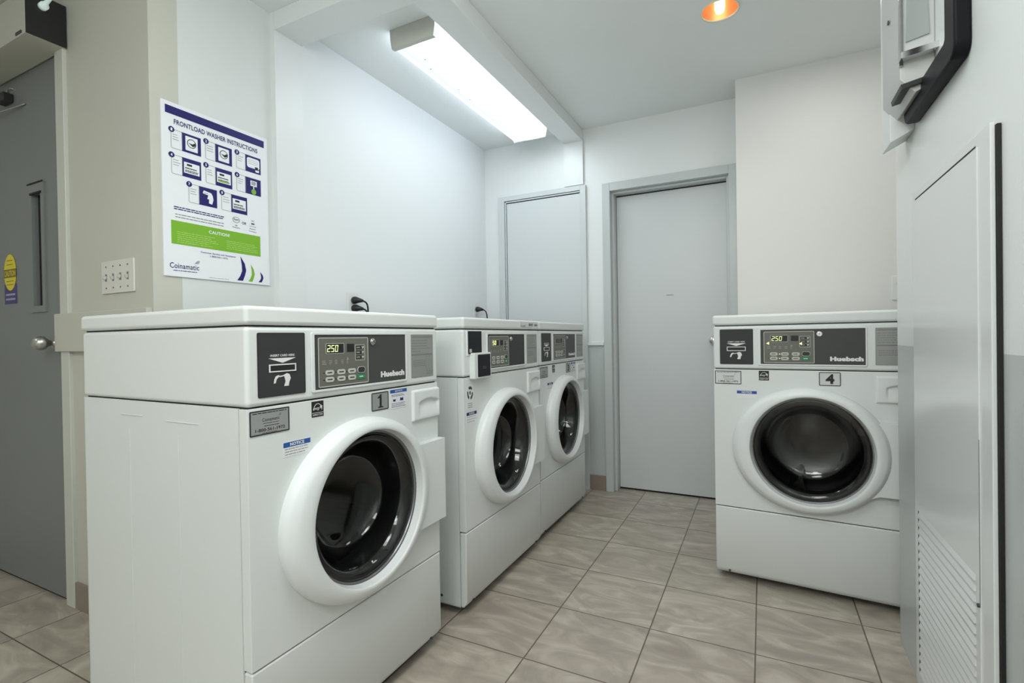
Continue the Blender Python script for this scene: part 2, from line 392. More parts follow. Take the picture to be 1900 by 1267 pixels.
# ------------------------------------------------------------------ door_1: grey door in the back wall
d = thing('door_1', '', ''); del d['label']; del d['category']; d['kind'] = 'structure'; d.location = (0, 0, 0)
bm = BM()
for (u0, u1, z0, z1) in ((-.922, -.872, 0, 2.005), (-.166, -.118, 0, 2.005), (-.872, -.166, 1.952, 2.005)):
    box(bm, u0, u1, 3.185, 3.30, z0, z1)
for (u0, u1, z0, z1) in ((-.872, -.856, 0, 1.952), (-.180, -.166, 0, 1.952), (-.856, -.180, 1.938, 1.952)):
    box(bm, u0, u1, 3.225, 3.30, z0, z1)
obj('door_frame', bm, GREYF, d, bevel=.002)
lf = obj('door_leaf', B(-.853, -.183, 3.285, 3.325, 0.012, 1.930), GREYP, d, bevel=.001)
obj('threshold_gap', B(-.87, -.166, 3.292, 3.33, 0.0, 0.011), BLACK, d)
obj('head_gap', B(-.853, -.183, 3.289, 3.33, 1.9305, 1.938), BLACK, d)
k = lathe(BM(), (-.262, .978), [(0, 3.228), (.014, 3.229), (.024, 3.236), (.027, 3.246), (.022, 3.258), (.012, 3.266), (.011, 3.274), (.028, 3.279), (.031, 3.285)], 28)
obj('door_knob', k, CHROME, d, smooth=True)
obj('scuff_slot', prism(BM(), [(-.548, 1.2685), (-.535, 1.2665), (-.505, 1.2665), (-.492, 1.2685), (-.505, 1.2702), (-.535, 1.2705)], 3.2838, 3.285), GREYINK, d)

# ------------------------------------------------------------------ door_2: low white door in the alcove end wall
d = thing('door_2', '', ''); del d['label']; del d['category']; d['kind'] = 'structure'
SMALL = mat('pale_grey_door_paint', (0.66, 0.685, 0.69), 0.4, bump=.03)
SMF = mat('pale_grey_frame_paint', (0.64, 0.67, 0.675), 0.35)
bm = BM()
for (u0, u1, z0, z1) in ((-1.682, -1.636, 0, 2.018), (-1.070, -1.032, 0, 2.018), (-1.636, -1.070, 1.985, 2.018)):
    box(bm, u0, u1, 3.180, 3.2, z0, z1)
for (u0, u1, z0, z1) in ((-1.632, -1.624, 0, 1.981), (-1.632, -1.070, 1.973, 1.981)):
    box(bm, u0, u1, 3.184, 3.2, z0, z1)
obj('door_frame', bm, SMF, d, bevel=.0015)
obj('door_leaf', B(-1.619, -1.072, 3.188, 3.1995, 0.012, 1.966), SMALL, d, bevel=.001)
bm = B(-1.636, -1.632, 3.1965, 3.1995, 0, 1.985); box(bm, -1.624, -1.619, 3.1965, 3.1995, 0, 1.973); box(bm, -1.632, -1.076, 3.1965, 3.1995, 1.981, 1.985); box(bm, -1.62, -1.079, 3.1965, 3.1995, 1.966, 1.973)
obj('door_gap', bm, BLACK, d)

# ------------------------------------------------------------------ door_3: dark grey service door on the left
d = thing('door_3', '', ''); del d['label']; del d['category']; d['kind'] = 'structure'
bm = B(-2.435, -2.372, 0.952, 1.05, 0.0, 2.15); obj('door_frame', bm, mat('cream_jamb_paint', (0.60, 0.61, 0.56), .4), d, bevel=.003)
# leaf with a slit window cut in it
bm = BM()
WX0, WX1, WZ0, WZ1 = -2.705, -2.580, 1.155, 1.665
for (u0, u1, z0, z1) in ((-3.5, WX0, .012, 2.145), (WX1, -2.437, .012, 2.145), (WX0, WX1, .012, WZ0), (WX0, WX1, WZ1, 2.145)):
    box(bm, u0, u1, 0.968, 1.012, z0, z1)
bmesh.ops.remove_doubles(bm, verts=bm.verts[:], dist=1e-5)
obj('door_leaf', bm, DARKDOOR, d)
wf = obj('vision_panel_frame', ringp(BM(), rrect(WX0-.006, WX1+.006, WZ0-.006, WZ1+.006), rrect(WX0+.028, WX1-.02, WZ0+.02, WZ1-.03), .962, .985), DARKDOOR, d)
obj('glass_pane', B(WX0, WX1, 0.992, 0.997, WZ0, WZ1), mat('slit_glass', (0.16, 0.175, 0.17), 0.15), wf)
bm = B(WX0+.028, WX0+.044, .984, .991, WZ0+.02, WZ1-.03); box(bm, WX0+.02, WX1-.01, .958, .962, WZ1-.036, WZ1-.028); box(bm, WX0-.004, WX1+.004, .959, .962, WZ1+.008, WZ1+.013)
obj('dark_gasket', bm, BLACK, wf)
k = lathe(BM(), (-2.503, 1.022), [(0, .892), (.014, .894), (.024, .902), (.028, .915), (.026, .928), (.016, .938), (.011, .945), (.011, .958), (.030, .960), (.031, .968)], 28)
kb = obj('door_knob', k, BRUSH, d, smooth=True)
obj('threshold_gap', B(-3.5, -2.437, 0.975, 1.01, 0.0, 0.011), BLACK, d)
# sticker (lies on the door leaf)
st = thing('warning_sticker', 'yellow oval sticker with a purple foot on the dark grey door', 'sticker', (-2.90, 0.9675, 1.30))
el = [(0.058*math.cos(2*PI*k/32), 0.030+0.078*math.sin(2*PI*k/32)) for k in range(32)]
obj('purple_band', plate(-.058, .058, -.105, -.02, -.0008, 0), PURP, st)
obj('yellow_oval', prism(BM(), el, -.0016, -.0008), YEL, st)
bm = BM(); prism(bm, rrect(-.060, .060, .008, .044), -.0019, -.0016); obj('dark_band', bm, mat('olive_ink', srgb(120, 105, 45), .5), st)
obj('band_text', T('CAUTION', -.052, .052, .014, .038, -.0021, bold=.02), YEL, st)
for a_ in ((-.035, .035, -.03, .0, 2, .004, -.0017, .1, 3), (-.03, .03, .055, .09, 2, .004, -.0017, .1, 5)): obj('small_print', lines(BM(), *a_), mat('ochre_ink', srgb(150, 140, 30), .5), st)
obj('white_lines', lines(BM(), -.045, .045, -.095, -.055, 2, .008, -.001, .05, 4), mat('lilac_ink', srgb(170, 165, 200), .5), st)
# operator box above the door
op = thing('door_operator', 'long cream box above the dark grey door with a black open end', 'door operator', (-2.36, 0.9, 2.143))
obj('housing', B(-1.2, -.004, -.057, .063, 0.0, .160), mat('operator_cover', (0.52, 0.52, 0.45), .4), op, bevel=.002)
obj('end_cap', B(-.004, 0.001, -.056, .062, 0.001, .159), BLACKP, op)
bm = tube(BM(), [(.001, .02, .165), (.012, .01, .15), (.014, -.004, .128), (.012, -.012, .112)], [.004, .005, .009, .006])
cyl(bm, (-.008, .118), .014, .001, .018, axis='x'); obj('clear_fitting', bm, mat('clear_plastic', (0.6, 0.68, 0.66), .1, emit=(.8, 1, .95), es=.25), op, smooth=True)  # small clear fitting on the end cap, with a faint emission
bm = B(-.075, -.03, -.0595, -.057, .006, .016); obj('maker_badge', bm, SCRW, op)
ar = thing('door_closer_arm', 'black bracket and thin steel rod near the top of the dark grey door', 'door closer', (-2.86, 0.968, 2.04))
obj('bracket', B(-.05, .03, -.035, 0, .005, .04, bev=.003), BLACKP, ar)
obj('rod', tube(BM(), bez((-.25, -.02, -.01), (-.1, -.03, -.03), (.0, -.02, -.03), (.14, -.003, -.025)), .003), BRUSH, ar, smooth=True)
for c_ in ((-.01, .062), (.018, .066)): obj('screw', cyl(BM(), c_, .007, -.008, 0), CHROME, ar)

# ------------------------------------------------------------------ light switch plate
sw = thing('light_switch_plate', 'ivory four-gang toggle switch plate on the cream wall beside the poster', 'light switch', (-2.035, 0.965, 1.253))
obj('cover_plate', prism(BM(), rrect(-.104, .106, -.058, .058, .004), -.006, 0), mat('ivory_plastic', (0.72, 0.71, 0.66), .35), sw, bevel=.002)
for k in range(4):
    u = -.072 + .047*k
    bm = B(u-.0035, u+.0035, -.015, -.006, -.008, .004); bm.verts.ensure_lookup_table(); bmesh.ops.rotate(bm, verts=bm.verts[:], cent=(u, -.006, 0), matrix=Matrix.Rotation(.35*(1 if k % 2 else -1), 3, 'X'))
    obj('toggle', bm, BUTTON, sw)
    for z_ in (.038, -.038): obj('screw', cyl(BM(), (u, z_), .003, -.0068, -.006, n=10), SCRW, sw)
    obj('toggle_slot', plate(u-.006, u+.006, -.014, .012, -.0065, -.006), GREYINK, sw)

# ------------------------------------------------------------------ poster
po = thing('instruction_poster', 'white framed-less washer instruction poster with navy and green blocks left of the alcove', 'poster', (-1.8245, 0.997, 1.246), PI/2)
po['label'] = 'white washer instruction poster with navy and green blocks left of the alcove'
obj('board', plate(0, .408, 0, .602, -.006, 0), PAPER, po)
D = -.0063
def pp(name, bm, m): return obj(name, bm, m, po)
def fl(u0, u1, z0, z1, d=D, r=0): return prism(BM(), rrect(u0, u1, z0, z1, r), d-.0003, d)
pp('navy_band', fl(.0130, .3925, .5605, .5880), NAVY)
pp('title_text', T('FRONTLOAD WASHER INSTRUCTIONS', .0415, .3625, .529, .5465, D-.0003, bold=.022), NAVY)
circ = [(.0326, .5082), (.1529, .5077), (.2737, .5066), (.0313, .4203), (.1511, .4201), (.2725, .419), (.0891, .3336), (.2101, .3337)]
blue = [(.0672, .444, .134, .510), (.187, .443, .253, .5105), (.3085, .4450, .376, .5105), (.0665, .356, .133, .4225), (.186, .3555, .252, .4225), (.307, .357, .375, .4225), (.1234, .269, .1906, .336), (.2462, .269, .3129, .337)]
left = [.0307, .150, .2705, .0307, .150, .2705, .0870, .2075]
for i, ((cx, cz), (a0, b0, a1, b1), lx) in enumerate(zip(circ, blue, left)):
    st_ = obj('step_panel', outline(BM(), lx, a0+.002, b0, b1, .0012, .006, D-.0004, D), GREYINK, po)
    obj('picture_square', fl(a0, a1, b0, b1), NAVY, st_)
    obj('number_disc', cyl(BM(), (cx, cz), .0098, D-.0010, D), NAVY, st_)
    obj('number_text', T(str(i+1), cx-.003, cx+.003, cz-.005, cz+.005, D-.0012, bold=.03), PAPER, st_)
    obj('caption_lines', lines(BM(), lx+.006, a0-.006, b0+.028, b1-.013, 3, .0018, D, .4, i+2), GREYINK, st_)
    w_, h_ = a1-a0, b1-b0; q0, q1, r0, r1 = a0+w_*.18, a1-w_*.18, b0+h_*.12, b1-h_*.12
    ic = BM(); dk = BM(); dd = D-.0008
    if i in (0, 1):
        prism(ic, rrect(q0, q1, r0, r1, .002), dd, D); c = ((q0+q1)/2, (r0+r1)/2+.002)
        ringp(dk, [(c[0]+.016*math.cos(2*PI*k/24), c[1]+.016*math.sin(2*PI*k/24)) for k in range(24)], [(c[0]+.0135*math.cos(2*PI*k/24), c[1]+.0135*math.sin(2*PI*k/24)) for k in range(24)], dd-.0002, dd)
        prism(dk, [(c[0]-.012, c[1]+.001), (c[0]+.004, c[1]-.010), (c[0]+.0135, c[1]-.004), (c[0]+.0125, c[1]+.006), (c[0]+.002, c[1]-.001)], dd-.0002, dd)
    elif i == 2:
        prism(ic, rrect(a0+.007, a1-.006, b0+.018, b1-.008, .008), dd, D); prism(ic, rrect(a1-.024, a1-.008, b0+.006, b0+.016, .002), dd, D)
        lines(dk, a0+.012, a1-.012, b0+.03, b1-.014, 3, .0008, dd, .1, 4); prism(dk, rrect(a1-.026, a1-.012, b0+.014, b0+.026, .002), dd-.0002, dd)
    elif i in (3, 4, 7):
        prism(ic, rrect(a0+.006, a1-.006, b0+.014, b1-.014), dd, D)
        prism(dk, rrect(a0+.016, a0+.034, b1-.026, b1-.019), dd-.0002, dd)
        lines(dk, a0+.010, a1-.014, b0+.026, b0+.038, 1, .004, dd, .1, 8+i); lines(dk, a0+.010, a1-.010, b0+.017, b0+.026, 2, .003, dd, .1, 18+i)
        if i == 4: obj('green_bar', prism(BM(), rrect(a0+.012, a1-.014, b0+.017, b0+.022), dd-.0004, dd), GREEN, st_)
    elif i == 5:
        prism(ic, rrect(a0+.022, a0+.050, b0+.034, b1-.010), dd, D); prism(ic, rrect(a0+.034, a0+.038, b0+.014, b0+.036), dd, D)
        lines(dk, a0+.026, a0+.046, b0+.038, b1-.013, 3, .0028, dd, .2, 4)
        obj('green_button_picture', cyl(BM(), (a0+.036, b0+.012), .0105, dd-.0002, D), GREEN, st_)
    elif i == 6:
        prism(ic, [(a0+.014, b1-.020), (a0+.018, b1-.012), (a0+.045, b1-.016), (a0+.051, b1-.026), (a0+.053, b1-.040), (a0+.048, b0+.010), (a0+.036, b0+.012), (a0+.037, b0+.026), (a0+.030, b1-.040), (a0+.034, b1-.026), (a0+.016, b1-.024)], dd, D)
        prism(dk, rrect(a0+.018, a0+.032, b1-.022, b1-.0205), dd-.0002, dd)
    obj('picture', ic, PAPER, st_); obj('picture_detail', dk, INK, st_)
pp('notice_lines', lines(BM(), .036, .226, .232, .246, 2, .0035, D, .1, 40), NAVY)
pp('grey_notice_lines', lines(BM(), .040, .222, .203, .222, 2, .0028, D, .1, 41), GREYINK)
bm = ringp(BM(), [(.2655+.015*math.cos(2*PI*k/28), .242+.0115*math.sin(2*PI*k/28)) for k in range(28)], [(.2655+.0137*math.cos(2*PI*k/28), .242+.0102*math.sin(2*PI*k/28)) for k in range(28)], D-.0003, D)
text(bm, 'hyc', .2555, .2755, .237, .248, D-.0003, bold=.02); text(bm, 'HE', .261, .270, .2175, .2225, D-.0003, bold=.01); text(bm, 'Detergent', .250, .281, .2095, .2145, D-.0003, bold=.01)
pp('detergent_mark', bm, INK)
pp('or_text', T('OR', .2895, .3075, .230, .240, D-.0003, bold=.02), NAVY)
bm = T('1/4 Cup', .322, .350, .226, .231, D-.0003, bold=.01); text(bm, 'Regular', .322, .350, .216, .221, D-.0003, bold=.01); text(bm, 'Detergent', .320, .352, .206, .211, D-.0003, bold=.01); prism(bm, rrect(.329, .343, .237, .242), D-.0003, D); lines(bm, .330, .343, .248, .254, 2, .001, D, .1, 3)
pp('regular_detergent_mark', bm, INK)
g = pp('green_block', fl(.0255, .3680, .113, .1945), GREEN)
obj('caution_text', T('CAUTION!', .157, .237, .170, .1815, D-.0006, bold=.025), PAPER, g)
for a_ in ((.045, .205, .118, .160, 6, .0016, D-.0003, .35, 9), (.225, .358, .122, .158, 5, .0016, D-.0003, .2, 10)): obj('caution_lines', lines(BM(), *a_), mat('pale_green_ink', srgb(185, 215, 130), .5), g)
bm = T('Customer Service and Assistance', .125, .260, .0945, .1005, D-.0003, bold=.015); text(bm, '1-800-561-1972', .160, .228, .0835, .0895, D-.0003, bold=.015); pp('phone_text', bm, NAVY)
bm = T('Coinamatic', .0185, .1185, .0285, .0475, D-.0003, bold=.01); lines(bm, .030, .115, .018, .024, 1, .0025, D, .05, 2)
for k in range(3): prism(bm, [(.100+.004*k, .050+.004*k), (.108+.004*k, .053+.004*k), (.118+.002*k, .052+.004*k), (.118+.002*k, .0535+.004*k), (.108+.004*k, .0550+.004*k)], D-.0003, D)
pp('maker_text', bm, NAVY)
def leaf(u0, u1, z0, zt):
    w_ = u1-u0; h_ = zt-z0
    return [(u0, z0), (u0+w_*.62, z0), (u0+w_*.85, z0+h_*.22), (u1, z0+h_*.45), (u0+w_*.85, z0+h_*.72), (u0+w_*.38, zt), (u0+w_*.52, z0+h_*.66), (u0+w_*.55, z0+h_*.40), (u0+w_*.32, z0+h_*.18)]
for (a_, m_) in (((.265, .3034, .008, .103), NAVY), ((.3125, .340, .008, .0775), GREEN), ((.356, .379, .009, .051), NAVY)):
    pp('leaf_mark', prism(BM(), leaf(*a_), D-.0003, D), m_)
pp('footer_line', lines(BM(), .155, .235, .005, .010, 1, .0012, D, .05, 2), GREYINK)

# ------------------------------------------------------------------ alcove ceiling fixture
fx = thing('fluorescent_light', 'long wraparound fluorescent light on the alcove ceiling', 'ceiling light', (0, 0, 2.30))
x0, x1, y0, y1 = -1.462, -1.220, 1.772, 2.985
prof = [(x0+.022, .0835), (x0+.004, .05), (x0+.020, .002), (x1-.020, .002), (x1-.004, .05), (x1-.022, .0835)]
# lens (prismatic bowl)
bm = BM(); n = 40; rows = []
for j in range(2):
    y = y0+.008 if j == 0 else y1-.008
    rows.append([bm.verts.new((x, y, z)) for x, z in prof])
for i in range(len(prof)-1): bm.faces.new((rows[0][i], rows[0][i+1], rows[1][i+1], rows[1][i]))
lens = bm
obj('lens', lens, LENS, fx)
def capb(ya, yb, g=.0):
    bm = BM(); prism(bm, [(x0-g, .084), (x0-g+.002, .04), (x0+.010, -.002), (x1-.010, -.002), (x1+g-.002, .04), (x1+g, .084)], ya, yb); return bm
obj('end_cap', capb(y0-.012, y0+.008), mat('cream_end_cap', (0.55, 0.56, 0.50), .4), fx)
obj('end_cap', capb(y1-.008, y1+.004), PLAST, fx)
obj('base_tray', B(x0+.015, x1-.015, y0, y1, .078, .085), PLAST, fx)
for x_, y_ in ((-1.375, 1.90), (-1.40, 1.98), (-1.34, 2.02), (-1.39, 2.21), (-1.395, 2.33)): obj('dark_speck', cyl(BM(), (x_, y_), .0028, 0.0005, .002, axis='z', n=8), GREYINK, fx)

# ------------------------------------------------------------------ recessed downlight
dl = thing('recessed_downlight', 'round recessed ceiling light with a glowing orange copper reflector', 'ceiling light', (PX, PY, H))
obj('reflector', lathe(BM(), (0, 0), [(.072, -.001), (.070, .01), (.064, .05), (.052, .10), (.03, .135), (0, .14)], 40, axis='z'), COPPER, dl, smooth=True)
obj('rim', lathe(BM(), (0, 0), [(.0715, .004), (.0715, -.003), (.077, -.004), (.0775, 0.0)], 48, axis='z'), TRIMC, dl, smooth=True)
bm = tube(BM(), [(0, 0, .12), (0, 0, .10), (0, .0, .085), (0, 0, .01), (0, 0, -.008), (0, 0, -.014)], [.012, .014, .019, .021, .016, .006], 20)
obj('bulb', bm, BULB, dl, smooth=True)
l = bpy.data.lights.new('downlight_glow', 'SPOT'); l.energy = 6; l.color = (1, .85, .65); l.spot_size = 2.3; l.spot_blend = .8; l.shadow_soft_size = .05
lo = bpy.data.objects.new('downlight_glow', l); lo.location = (PX, PY, H-.01); COL.objects.link(lo)

# ------------------------------------------------------------------ outlets, plugs and cords
def outlet(loc, rz, label, group='duplex outlets'):
    o = thing('wall_outlet', label, 'outlet', loc, rz, group)
    obj('cover_plate', prism(BM(), rrect(-.036, .036, -.058, .058, .004), -.005, 0), OUTLET, o, bevel=.0015)
    for s in (1, -1):
        pts = [(.017*math.cos(t), s*.0195+.0145*math.sin(t)) for t in (2*PI*k/20 for k in range(20))]
        r = obj('receptacle', prism(BM(), pts, -.0065, -.005), mat('receptacle_plastic', (.72, .73, .72), .35), o)
        bm = BM()
        for u in (-.006, .006): prism(bm, rrect(u-.001, u+.001, s*.0195-.001, s*.0195+.006), -.0068, -.0065)
        cyl(bm, (0, s*.0195-.007), .0022, -.0068, -.0065, n=10); obj('slot', bm, INK, r)
    obj('screw', cyl(BM(), (0, 0), .0028, -.0056, -.005, n=12), CHROME, o)
    return o
outlet((-1.7995, 1.851, 1.190), PI/2, 'double outlet with two black plugs on the alcove wall above the nearest washers')
outlet((-1.7995, 3.035, 1.197), PI/2, 'outlet with one black plug near the far corner of the alcove')
outlet((0.595, 2.9695, 1.224), 0, 'outlet on the wall behind the washer numbered 4')
def plug_cord(loc, rz, z, label, drop, side=.09, name='power_plug'):
    o = thing(name, label, 'plug', loc, rz, 'washer power plugs')
    bm = tube(BM(), [(0, -.007, z), (0, -.012, z), (.002, -.022, z+.001), (.004, -.034, z), (.012, -.046, z-.002), (.020, -.052, z-.004)], [.0165, .0185, .0175, .0135, .0095, .006], 16)
    obj('plug_body', bm, BLACKP, o, smooth=True)
    bm = tube(BM(), bez((.016, -.050, z-.003), (.05, -.066, z-.012), (side-.02, -.05, z-.03), (side-.018, -.04, z-drop), 18), .0042, 10)
    obj('cord', bm, BLACKP, o, smooth=True)
    return o
plug_cord((-1.7995, 1.851, 1.190), PI/2, .0195, 'upper black plug and cord in the outlet above the nearest washers', .20, .075)
plug_cord((-1.7995, 1.851, 1.190), PI/2, -.0195, 'lower black plug and cord in the outlet above the nearest washers', .16, .062)
plug_cord((-1.7995, 3.035, 1.197), PI/2, .0195, 'black plug and cord at the far corner of the alcove', .22, .105)
o = plug_cord((0.595, 2.9695, 1.224), 0, .0195, 'black plug and cord behind the washer numbered 4', .22, .02)

# ------------------------------------------------------------------ washers
W = 0.683; DEP = 0.69
Z0, ZK, ZS, ZC, ZT = 0.030, 0.307, 0.8725, 1.0506, 1.092
GC = (0.340, 0.5685)
def ell(t):      # outer outline of the door, seen from the glass centre
    # intersection of the ray with an ellipse
    cx, cz, a, b = 0.331, 0.5675, 0.262, 0.2375
    c, s = math.cos(t), math.sin(t); ox, oz = GC[0]-cx, GC[1]-cz
    A = c*c/a/a + s*s/b/b; Bq = 2*(ox*c/a/a + oz*s/b/b); Cq = ox*ox/a/a + oz*oz/b/b - 1
    return (-Bq + math.sqrt(Bq*Bq-4*A*Cq))/(2*A)
def smooth01(x): x = max(0, min(1, x)); return x*x*(3-2*x)

def washer(num, loc, rz, label):
    t = thing('washing_machine', label, 'washing machine', loc, rz, 'front-loading washers')
    P = lambda name, bm, m, par=None, **k: obj(name, bm, m, par or t, **k)
    # cabinet shell: sides, back, top, bottom
    bm = BM(); th = .004
    box(bm, 0, th, .028, DEP, Z0, ZS-.001); box(bm, W-th, W, .028, DEP, Z0, ZS-.001)
    box(bm, 0, W, DEP-th, DEP, Z0, ZS-.001); box(bm, 0, W, .028, DEP, Z0, Z0+th); box(bm, .004, W-.004, .028, .034, Z0, ZK-.01)
    cab = P('cabinet', bm, ENAMS)
    # embossed creases on the side and foot screws
    for (a, b_, z) in ((.50, .40, .835), (.30, .17, .829)): obj('pressed_crease', B(-.0016, .0002, b_, a, z-.0007, z+.0007), ENAMS, cab)
    for yy in (.25, .46): obj('pressed_crease', B(-.0006, .0002, yy, yy+.0016, .10, .80), ENAMS, cab)
    bm = BM(); cyl(bm, (.11, Z0+.03), .005, -.002, .001, axis='x', n=12); obj('side_screw', bm, SCRW, cab)
    for (fx_, fy_) in ((.07, .13), (W-.07, .13), (.05, DEP-.06), (W-.05, DEP-.06)):
        bm = BM(); cyl(bm, (fx_, fy_), .022, 0, .012, axis='z', n=16); cyl(bm, (fx_, fy_), .008, .012, Z0+.004, axis='z', n=10); P('leg', bm, BLACKP)
    # front panel with the round opening
    bm = BM(); n = 96; R = .206
    u0, u1, z0, z1 = 0.0, W, ZK+.002, ZS-.002
    ang = sorted([2*PI*k/n for k in range(n)] + [math.atan2(zz-GC[1], uu-GC[0]) % (2*PI) for uu in (u0, u1) for zz in (z0, z1)])
    inn, out = [], []
    for a in ang:
        c, s = math.cos(a), math.sin(a)
        k = min([(u1-GC[0])/c if c > 1e-9 else 9, (u0-GC[0])/c if c < -1e-9 else 9, (z1-GC[1])/s if s > 1e-9 else 9, (z0-GC[1])/s if s < -1e-9 else 9])
        inn.append((GC[0]+R*c, GC[1]+R*s)); out.append((GC[0]+k*c, GC[1]+k*s))
    ringp(bm, out, inn, 0.0, .027)
    P('front_panel', bm, ENAM, bevel=.009, seg=4)
    # lower panel with its lip
    bm = BM(); pts = [(0.012, Z0+.004), (0.0, Z0+.022), (0.0, ZK-.002), (.027, ZK-.002), (.027, Z0+.002), (.018, Z0)]
    A = [bm.verts.new((0, y, z)) for y, z in pts]; Bq = [bm.verts.new((W, y, z)) for y, z in pts]
    bm.faces.new(A); bm.faces.new(Bq[::-1])
    for i in range(len(pts)): bm.faces.new((A[i], Bq[i], Bq[(i+1) % len(pts)], A[(i+1) % len(pts)]))
    bmesh.ops.recalc_face_normals(bm, faces=bm.faces[:])
    lp = P('lower_panel', bm, ENAM, bevel=.007, seg=3)
    for u_ in (.052, W-.052): obj('screw', cyl(BM(), (u_, Z0+.013), .004, -.0005, .010, n=12), SCRW, lp)
    # control housing
    hs = P('control_housing', B(-.001, W+.001, -.002, DEP, ZS+.001, ZC-.003), ENAM, bevel=.010, seg=4)
    for a_ in ((.006, W-.006, .006, DEP-.01, ZC-.006, ZC+.002), (.006, W-.006, .006, DEP-.01, ZS-.004, ZS+.003), (.006, W-.006, .008, .03, ZK-.004, ZK+.004)): P('shadow_gap', B(*a_), BLACK)
    P('lid', B(-.003, W+.003, -.005, DEP+.005, ZC, ZT), ENAM, bevel=.010, seg=4)
    # ---- door
    bm = BM(); n = 128; prof = [(0, 0.0), (.004, -.010), (.03, -.020), (.12, -.0285), (.24, -.034), (.30, -.0375), (.42, -.041), (.70, -.044), (.93, -.045), (.985, -.043), (1.0, -.038), (1.02, -.020), (1.035, -.006)]
    rows = []
    for s_, dep in prof:
        row = []
        for k in range(n):
            a = 2*PI*k/n; ro = ell(a); r = ro + (.2035-ro)*min(s_, 1) - max(0, s_-1)*.2
            row.append(bm.verts.new((GC[0]+r*math.cos(a), dep, GC[1]+r*math.sin(a))))
        rows.append(row)
    for a, b_ in zip(rows, rows[1:]):
        for i in range(n): bm.faces.new((a[i], a[(i+1) % n], b_[(i+1) % n], b_[i]))
    bmesh.ops.recalc_face_normals(bm, faces=bm.faces[:])
    door = P('door', bm, PLAST, smooth=True)
    # handle side tab with flared shoulders
    pts = [(.497, .388), (.512, .408), (.552, .4275), (.683, .4275), (.683, .6885), (.552, .6885), (.522, .700), (.505, .716)] + [(GC[0]+.222*math.cos(math.radians(a)), GC[1]+.222*math.sin(math.radians(a))) for a in range(42, -47, -6)]
    obj('door_handle_side', prism(BM(), pts, -.027, -.0005), PLAST, door, bevel=.005, seg=2)
    obj('trim_ring', lathe(BM(), GC, [(.2035, -.018), (.2005, -.021), (.1985, -.018), (.1965, -.020), (.1940, -.017), (.1925, -.008)], 96), mat('grey_trim_ring', (.22, .22, .23), .3, metal=.6), door, smooth=True)
    obj('glass_bowl', lathe(BM(), GC, [(.196, -.012), (.186, -.016), (.172, -.010), (.160, .012), (.150, .050), (.140, .078), (.120, .094), (.09, .101), (.05, .105), (0, .106)], 96), GLASS, door, smooth=True)
    obj('gasket', lathe(BM(), GC, [(.1975, .0), (.1975, .030), (.188, .060), (.200, .085), (.188, .12), (.215, .13)], 72), GASK, t, smooth=True)
    bm = lathe(BM(), GC, [(.208, .131), (.222, .14), (.222, .45), (.20, .47), (.10, .48), (.05, .46), (0, .458)], 72)
    dr = obj('drum', bm, DRUM, t, smooth=True)
    bm = BM()
    for k in range(3):
        a0 = 2*PI*k/3 + .5 + num
        q = [(.222, -.16), (.222, .16), (.165, .05), (.160, 0), (.165, -.05)]
        A = [bm.verts.new((GC[0]+r*math.cos(a0+a), .16, GC[1]+r*math.sin(a0+a))) for r, a in q]
        Bq = [bm.verts.new((GC[0]+r*math.cos(a0+a), .44, GC[1]+r*math.sin(a0+a))) for r, a in q]
        bm.faces.new(A); bm.faces.new(Bq[::-1])
        for i in range(5): bm.faces.new((A[i], Bq[i], Bq[(i+1) % 5], A[(i+1) % 5]))
    bmesh.ops.recalc_face_normals(bm, faces=bm.faces[:])
    obj('drum_paddle', bm, DRUM, dr)
    # ---- detergent drawer (height field with an arched finger pocket)
    bm = BM(); nu, nz = 44, 30; du0, du1, dz0, dz1 = .547, .682, .758, .856; G = []
    for j in range(nz+1):
        row = []
        for i in range(nu+1):
            s_, q = i/nu, j/nz; e = min(s_*(du1-du0), (1-s_)*(du1-du0)+.006, q*(dz1-dz0), (1-q)*(dz1-dz0))
            off = .008*math.sqrt(max(0, 1-(1-min(1, e/.006))**2))
            arc = .56 + .13*(1-((s_-.60)/.42)**2)
            inside = smooth01((arc-q)/.05) * smooth01((q-.12)/.5+.1) * smooth01((.40-abs(s_-.60))/.06)
            off -= .0075*inside*(off/.008)
            row.append(bm.verts.new((du0+s_*(du1-du0), -off, dz0+q*(dz1-dz0))))
        G.append(row)
    for j in range(nz):
        for i in range(nu): bm.faces.new((G[j][i], G[j][i+1], G[j+1][i+1], G[j+1][i]))
    bmesh.ops.recalc_face_normals(bm, faces=bm.faces[:])
    P('detergent_drawer', bm, PLAST, smooth=True)
    # ---- control panel
    f = -.0022
    cp = P('control_panel', ringp(BM(), rrect(.166, .522, .889, 1.035, .006), rrect(.176, .517, .8945, 1.029, .002), f-.004, f), PLAST, bevel=.001)
    obj('dark_panel', plate(.176, .517, .8945, 1.029, f-.0015, f), CHAR2 if num != 2 else CHAR, cp)
    obj('keypad', plate(.189, .357, .901, 1.020, f-.0022, f-.0015, .003), KEYP, cp)
    f2 = f-.0022
    obj('keypad_outline', outline(BM(), .187, .3585, .899, 1.022, .0022, .004, f2-.0004, f2), LINE, cp)
    obj('display_window', plate(.212, .270, .982, 1.0065, f2-.0005, f2, .002), INK, cp)
    obj('display_outline', outline(BM(), .211, .271, .981, 1.0075, .0012, .003, f2-.0007, f2), LINE, cp)
    if num == 3: obj('display_digits', digits('28', .226, .987, .011, .015, .006, .0022, f2-.0005), GREYINK, cp)
    elif num == 2: obj('display_digits', digits('50', .216, .9855, .012, .018, .004, .0032, f2-.0005), LEDY, cp)
    else: obj('display_digits', digits('250', .2145, .9855, .0095, .0175, .0032, .0022, f2-.0005), LED, cp)
    obj('small_display', plate(.281, .306, .984, 1.005, f2-.0005, f2), INK, cp)
    obj('cycle_box', outline(BM(), .3095, .3455, .960, 1.0025, .0012, .003, f2-.0006, f2), LINE, cp)
